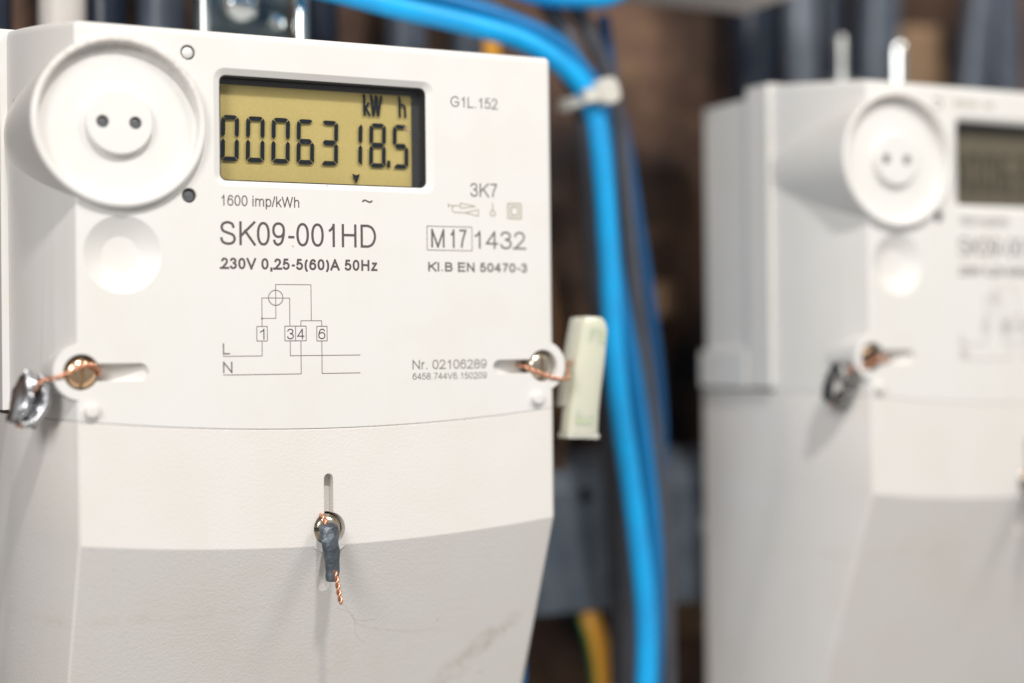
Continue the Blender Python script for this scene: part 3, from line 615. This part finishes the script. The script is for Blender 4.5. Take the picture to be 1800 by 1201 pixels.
def tube_seal(label, loc):
    root = thing('tube_seal', label, 'seal', loc, 'dark tube seals on the lower screws')
    rings = []
    C = catmull([(0, 0.3, 1.2), (0.0, -0.6, 0.4), (-0.1, -1.5, -2.2), (0.15, -1.9, -5.0), (0.35, -1.9, -8.0), (0.2, -1.9, -10.8), (0.1, -1.9, -11.4)], 5)
    n = len(C)
    for i, p in enumerate(C):
        u = i/(n-1); w = (2.45-1.25*u)*min(1, 0.35+5*u, 0.35+7*(1-u)); d = (1.5-0.5*u)*min(1, 0.35+5*u, 0.35+7*(1-u))
        rings.append([(p.x+w*math.cos(2*PI*k/18)*(1+0.07*math.sin(3*k+i*0.9)), p.y+d*math.sin(2*PI*k/18)*(1+0.10*math.sin(2*k+i*1.3)), p.z+0.15*math.sin(k*2.0+i)) for k in range(18)])
    mesh('seal_body', *loft(rings), M['grey_seal'], root, 60)
    mesh('seal_wire', *twisted([(-0.9, 4.5, 2.9), (-0.75, 1.2, 2.9), (-0.65, 0.0, 1.9), (-0.55, -0.4, 0.3)], 0.27, 1.9), M['copper'], root, 60)
    mesh('wire_tail', *twisted([(0.5, -2.6, -8.8), (0.75, -3.0, -10.2), (1.0, -3.3, -12.2), (1.25, -3.5, -14.2), (1.6, -3.7, -16.2)], 0.32, 2.1), M['copper'], root, 60)
    return root
tube_seal('dark grey tube seal with twisted copper tail on the lower screw of the sharp meter', (124.9, -2.2, -38.2))
tube_seal('dark seal on the lower screw of the blurred meter, at the right edge', (124.9+206.6, -2.2, -37.2))

# flat plastic seal beside the right screw
tg = thing('plastic_seal', 'pale green translucent plastic seal beside the right screw, before the blue cable', 'seal', (195.6, 5.5, -5.6))
OL = [(-14.9, -5.8), (-13.9, -5.75), (-9, -5.2), (-4, -4.7), (2, -3.9), (8, -2.6), (12.6, -1.75), (14.0, -1.2), (14.6, -0.5)]
OR = [(-15.2, 2.55), (-14.0, 2.75), (-9, 2.9), (-4, 3.4), (2, 4.3), (8, 5.0), (11.2, 5.35), (13.2, 4.8), (14.3, 3.9)]
rings = []
for (zl, xl), (zr, xr) in zip(OL, OR):
    zm = (zl+zr)/2; yf = -1.0+0.0022*(zm-6)**2+(1.3 if zm > 14.8 else 0.35 if zm > 14.1 else 0); yb = 4.6-(0.6 if zm > 14.8 else 0); R = []
    for u, v in ((0.0, 0.25), (0.02, 0.12), (0.07, 0.03), (0.3, -0.035), (0.5, -0.05), (0.7, -0.035), (0.93, 0.03), (0.98, 0.12), (1.0, 0.25), (1.0, 0.9), (0.93, 1.0), (0.07, 1.0), (0.0, 0.9)):
        R.append((xl+(xr-xl)*u, yf+(yb-yf)*v, zl+(zr-zl)*u))
    rings.append(R)
V, F = loft(rings)
mesh('seal_body', V, F, M['tag'], tg, 40)
mesh('seal_side', *loft([[(x0, 2.4, z0), (x0-0.1, 5.8, z0-0.2), (x1, 5.8, z1), (x1, 2.4, z1)] for x0, z0, x1, z1 in ((-1.7, 14.4, -0.8, 14.6), (-2.9, 9.0, -2.0, 9.2), (-4.3, 2.0, -3.4, 2.2), (-5.1, -3.0, -4.2, -3.0), (-5.8, -7.2, -4.8, -7.2))]), M['tag'], tg, 30)
mesh('seal_foot', *loft([[(x, y, z) for x, z in ((-5.95, -15.0), (2.6, -15.4), (2.75, -14.3), (-5.85, -13.8))] for y in (-0.25, 5.0)]), M['tag'], tg, 30)
mesh('seal_window', *loft([[(x, y, z) for x, z in ((-3.9, -11.6), (0.5, -11.9), (1.2, -5.2), (-2.9, -4.8))] for y in (-0.62, 0.8)]), M['tag_green'], tg, 30)
mesh('seal_window', *loft([[(x, y, z) for x, z in ((-0.2, 8.2), (3.9, 7.8), (4.2, 11.2), (0.3, 11.6))] for y in (-1.2, -0.2)]), M['tag_green'], tg, 30)
mesh('seal_wire', *twisted([(-20.6, -1.5, 3.0), (-19.0, -3.6, 2.6), (-17.2, -5.2, 1.4), (-14.5, -5.6, 0.3), (-12.0, -5.7, -0.3), (-9.6, -5.5, -0.6), (-8.0, -4.6, -0.2), (-7.2, -2.5, 1.4), (-6.4, -0.5, 2.6), (-4.6, 1.5, 3.4), (-3.0, 2.4, 3.6)], 0.27, 1.9), M['copper'], tg, 60)

# ------------------------------------------------------------------ cables between the meters
def cable(name, label, cat, pts, r, mt, group):
    o = mesh(name, *sweep(catmull(pts, 8), r, 20), M[mt], None, 60)
    return tag(o, label, cat, group)
BP = [(225.3, 52.0, 71.4), (227.3, 52.0, 57.3), (228.6, 52.0, 38.2), (230.2, 52.0, 22.4), (233.3, 52.0, 6.4), (236.4, 52.0, -9.6), (239.1, 52.0, -27.3), (241.0, 52.0, -43.4), (242.1, 52.0, -61.1), (241.8, 52.0, -77.1), (240.8, 52.0, -97.9)]
FP = [(230.6, 54.0, 75.2), (233.3, 54.0, 61.0), (234.8, 54.0, 45.0), (236.6, 54.0, 27.4), (238.8, 54.0, 9.7), (241.7, 54.0, -9.7), (244.1, 54.0, -29.2), (246.1, 54.0, -48.7), (247.0, 54.0, -68.1), (247.3, 54.0, -98.9)]
DP = [(239.1, 60.0, 58.7), (242.2, 60.0, 39.2), (245.0, 60.0, 22.9), (247.5, 60.0, 4.9), (249.2, 60.0, -11.6), (249.7, 60.0, -26.4), (249.1, 60.0, -42.8), (248.5, 60.0, -62.4), (246.4, 60.0, -99.9)]
B1 = 'blue cables between the meters'; B2 = 'black cables between the meters'
main = [(80, 50, 101.5), (112, 49, 97.5), (142.2, 48, 93.6), (162.3, 44, 89.3), (181.6, 44, 86.8), (196.6, 44, 84.0), (207.7, 44, 79.2), (215.9, 44, 72.8), (219.9, 44, 65.3), (221.7, 44, 52.9), (223.2, 44, 34.3), (224.1, 44, 18.8), (224.9, 44, 3.2), (226.8, 44, -15.5), (229.2, 44, -31.2), (231.5, 44, -47.0), (233.5, 44, -62.8), (234.4, 44, -78.5), (233.8, 44, -95.7), (232, 44, -130)]
cable('blue_cable', 'bright blue cable in front of the bundle, held by the white tie', 'cable', main, 2.85, 'blue', B1)
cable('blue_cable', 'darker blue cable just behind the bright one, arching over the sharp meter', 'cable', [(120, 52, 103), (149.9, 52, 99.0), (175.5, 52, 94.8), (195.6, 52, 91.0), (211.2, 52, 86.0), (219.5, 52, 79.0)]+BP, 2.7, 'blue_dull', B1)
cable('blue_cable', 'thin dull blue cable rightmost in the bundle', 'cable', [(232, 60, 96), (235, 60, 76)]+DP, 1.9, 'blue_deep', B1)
cable('blue_cable', 'thick blue cable looping down from the top edge above the bundle', 'cable', [(176, 48, 116), (186.0, 48, 106), (195.4, 48, 99.9), (205.7, 48, 97.6), (218.0, 48, 97.6), (227.9, 48, 99.4), (233.5, 48, 104.5), (234.9, 48, 114)], 3.1, 'blue', B1)
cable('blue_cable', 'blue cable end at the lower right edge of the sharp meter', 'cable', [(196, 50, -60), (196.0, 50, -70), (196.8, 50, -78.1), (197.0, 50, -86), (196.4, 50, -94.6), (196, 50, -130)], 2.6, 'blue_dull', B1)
cable('black_cable', 'black cable along the left side of the bright blue one', 'cable', [(205, 58, 108), (211.0, 56, 98), (218.5, 54, 86), (221.9, 54, 76.3), (222.0, 54, 63.7), (223.3, 54, 47.8), (224.2, 54, 31.9), (225.6, 54, 16.0), (229.2, 54, -3.1), (232.6, 54, -28.7), (234.6, 54, -60.7), (235.4, 54, -97.5), (235, 54, -130)], 2.6, 'black', B2)
cable('black_cable', 'black cable along the right side of the bright blue one', 'cable', [(214, 58, 108), (219.8, 56, 98), (226, 54, 86)]+FP, 2.4, 'black', B2)
cable('black_cable', 'black cable arching under the blue ones at the top of the bundle', 'cable', [(150, 60, 109), (172, 60, 103), (192, 60, 97), (208, 60, 90), (219, 60, 81), (226, 60, 66), (229, 62, 45), (231, 64, 20), (235, 66, -10), (239, 68, -60), (240, 68, -130)], 2.8, 'black', B2)
# white tie round the bundle
tie = thing('cable_tie', 'off-white cable tie with a round head around the bundle', 'cable tie', (219.5, 44, 70.5))
strap = [(6.6*math.cos(a)+1.5, 6+9.2*math.sin(a), 1.6*math.cos(a)-0.5) for a in [2*PI*k/28 for k in range(29)]]
V, F = loft([[(x*s, (y-6)*s+6, z+dz) for x, y, z in strap[:28]] for s, dz in ((1.0, -1.6), (1.0, 1.6), (1.12, 1.6), (1.12, -1.6))], True, False)
n = 28; F += [(3*n+j, 3*n+(j+1) % n, (j+1) % n, j) for j in range(n)]
mesh('tie_strap', V, F, M['tie'], tie, 40)
V, F = loft([[(x, -6.4, z) for x, z in rrect(-2.6, 3.2, -3.4, 3.0, 2.2)], [(x, -5.8, z) for x, z in rrect(-3.0, 3.6, -3.8, 3.4, 2.4)], [(x, -2.8, z) for x, z in rrect(-3.0, 3.6, -3.8, 3.4, 2.4)]])
o = mesh('tie_head', V, F, M['tie'], tie, 40); o.location = Vector((1.4, 0, 0.4))*MM; o.rotation_euler = (0, -0.25, 0)
V, F = loft([[(-5.4, -5.6, -3.3), (-5.6, -5.6, 0.3), (-5.6, -3.6, 0.3), (-5.4, -3.6, -3.3)], [(-3, -5.9, -2.9), (-3.0, -5.9, 0.6), (-3.0, -4.4, 0.6), (-3, -4.4, -2.9)], [(0, -5.9, -2.2), (0, -5.9, 1.2), (0, -4.4, 1.2), (0, -4.4, -2.2)]])
mesh('tie_tail', V, F, M['tie'], tie, 40)

# ------------------------------------------------------------------ what stands behind
# rail
rl = thing('steel_rail', 'grey painted steel rail running across behind the cables', 'rail', (240, 80, -50))
R = [(-300, 0, -24.5), (-300, -1.5, -26), (-300, -1.5, 9.0), (-300, 4, 16), (-300, 14, 20), (-300, 14, -24.5)]
b = mesh('rail_body', *loft([R, [(x+760, y, z) for x, y, z in R]]), M['rail'], rl)
boolean(b, [mesh('cutter', *cyl(x, z, rr, -6, 4, 24), None, rl) for x, z, rr in ((-5, 8.0, 2.3), (3.2, -18.2, 2.2), (36.6, 6.2, 3.0), (-60, 0, 3), (90, 0, 3))], 'DIFFERENCE', 30)
V, F = lathe([(3.2, -1.4), (3.2, -3.2), (2.4, -4.0), (0, -4.2)], 37.5, -3.5, 6)
mesh('rail_bolt', V, F, M['zinc'], rl, 20)
# earth cable
ec = thing('earth_cable', 'yellow and green earth cable below the rail', 'cable', (239.3, 82, -90))
P = catmull([(-3.0, 6, 26), (-2.6, 4, 18), (-1.4, -2, 8), (-0.2, -4, -2), (0.6, -4, -14), (1.0, -4, -40)], 8)
mesh('cable_jacket', *sweep(P, 3.3, 18), M['yellow'], ec, 60)
mesh('cable_stripe', *sweep([p+Vector((-3.0, -0.4, -0.5)) for p in P], 0.9, 10), M['green'], ec, 60)
cable('brown_cable', 'orange-brown cable showing beside the right edge of the sharp meter', 'cable', [(216, 78, 50), (219.5, 76, 30), (222.5, 75, 12), (224.0, 75, -6), (226.3, 76, -20), (228.5, 84, -32), (229, 88, -50)], 2.2, 'brown', 'lone cables behind')

# mounting brackets
def bracket(label, x, z):
    r = thing('mounting_bracket', label, 'bracket', (x, 66, z), 'mounting brackets on top of the meters')
    mesh('bracket_plate', *box(-12.5, 12.5, 0, 1.6, -10, 34 if x < 200 else 8), M['dark_zinc'], r)
    for xc, pr in ((-12.8, 1.5), (12.8 if x < 200 else 8.8, 2.1 if x < 200 else 2.8)):
        top = 34 if x < 200 else 19.5
        P = [(xc, -9, -10), (xc, -9, top-pr)]+[(xc, -9, top-pr+pr*math.sin(a)) for a in (0.4, 0.8, 1.1, 1.35, 1.5)]
        mesh('bracket_prong', *sweep(P, (lambda q, pr=pr: lambda t: pr*q(t))(lambda t: 1.0 if t < 0.2 else math.cos([0, 0, 0.4, 0.8, 1.1, 1.35, 1.5][min(6, round(t*6))])), 20), M['chrome' if xc > 0 else 'zinc'], r, 60)
    if x < 200:
        V, F = lathe([(5.2, 0), (5.2, -2.2), (4.8, -3.4), (3.6, -4.6), (1.8, -5.2), (0, -5.4)], -1.2, 14, 40)
        mesh('bracket_screw', V, F, M['zinc'], r, 40).data.materials[0] = M['chrome']
        V, F = lathe([(2.6, 0), (2.6, -4), (2.0, -5), (0, -5.2)], 8.0, 9.5, 24)
        mesh('bracket_pin', V, F, M['chrome'], r, 40)
    return r
bracket('galvanised bracket with a round-headed screw above the sharp meter', 127.9, 77)
bracket('galvanised two-pronged bracket above the blurred meter', 326.8, 77)

# upright cables behind the meters
def upright(name, label, x, y, r, mt, z0=40, z1=190, lean=0.0):
    o = mesh(name, *sweep(catmull([(x-lean, y, z0), (x-lean*0.3, y+1.5, (2*z0+z1)/3), (x+lean*0.4, y, (z0+2*z1)/3), (x+lean, y, z1)], 8), r, 20), M[mt], None, 60)
    return tag(o, label, 'cable', 'upright cables behind the meters')
upright('pale_cable', 'thick pale cable rising behind the port of the sharp meter', 86.0, 86, 6.0, 'conduit_white')
upright('dark_cable', 'blue-black cable rising right of the pale one', 97.6, 88, 5.4, 'conduit_blue')
upright('grey_cable', 'slate grey cable rising left of the galvanised bracket', 112.6, 88, 6.4, 'conduit_grey')
upright('dark_cable', 'blue-black cable rising at the far left top corner', 69.5, 90, 4.5, 'conduit_blue')
upright('dark_cable', 'blue-black cable rising right beside the galvanised bracket', 158.5, 90, 5.0, 'conduit_blue')
upright('grey_cable', 'slate grey cable rising under the blue arch', 183.5, 88, 6.0, 'conduit_grey')
upright('grey_cable', 'slate grey cable rising beside the yellow patch', 203.0, 88, 5.0, 'conduit_grey')
upright('yellow_cable', 'yellow cable end glimpsed below the blue arch', 211.0, 92, 3.4, 'yellow', 40, 96)
upright('grey_cable', 'slate grey cable rising left of the bracket of the blurred meter', 321.0, 86, 5.6, 'conduit_sheen', 40, 190, 1.0)
upright('dark_cable', 'blue-black cable rising behind the shelf corner', 306.5, 92, 8.0, 'conduit_blue')
upright('dark_cable', 'blue-black cable rising between the two grey ones', 336.0, 90, 5.6, 'conduit_blue')
upright('grey_cable', 'slate grey cable rising behind the prongs of the blurred meter bracket', 352.5, 86, 7.5, 'conduit_grey', 40, 190, 2.5)
upright('grey_cable', 'slate grey cable rising at the right edge of the photo', 399, 90, 5.5, 'conduit_grey', 40, 190, 9.0)
upright('grey_cable', 'slate grey cable last at the right top corner', 414.0, 94, 6.5, 'conduit_grey', 40, 190, -5.0)
# two pale timber blocks against the wall
for x, y, z, w, h, lab in ((384, 104, 97, 11, 16, 'tan timber block on the wall behind the blurred meter'), (283, 110, 17, 5, 6, 'small tan timber block on the wall between the two meters'), (291, 108, -83, 6, 9, 'tan timber block low on the wall below the rail')):
    V, F = loft([[(x+a*(1-q), y+b, z+c*(1-q)+0.8*math.sin(3*a)) for a, c in ((-w, -h), (-w*0.3, -h*1.04), (w, -h), (w*1.05, h*0.2), (w, h), (0, h*1.03), (-w, h), (-w*0.96, 0))] for b, q in ((0, 0.08), (1, 0), (12, 0))])
    tag(mesh('timber_block', V, F, M['timber'], None, 30), lab, 'timber block', 'timber blocks on the wall')
# shelf at the top
sh = mesh('shelf_board', *box(238, 279.8, 26, 60, 100.6, 112), M['shelf']); tag(sh, 'pale painted shelf board crossing the top edge between the meters', 'shelf')
# wall and floor of the niche
wl = mesh('wall', *box(-900, 1500, 118, 140, -900, 900), M['wall']); wl['kind'] = 'structure'
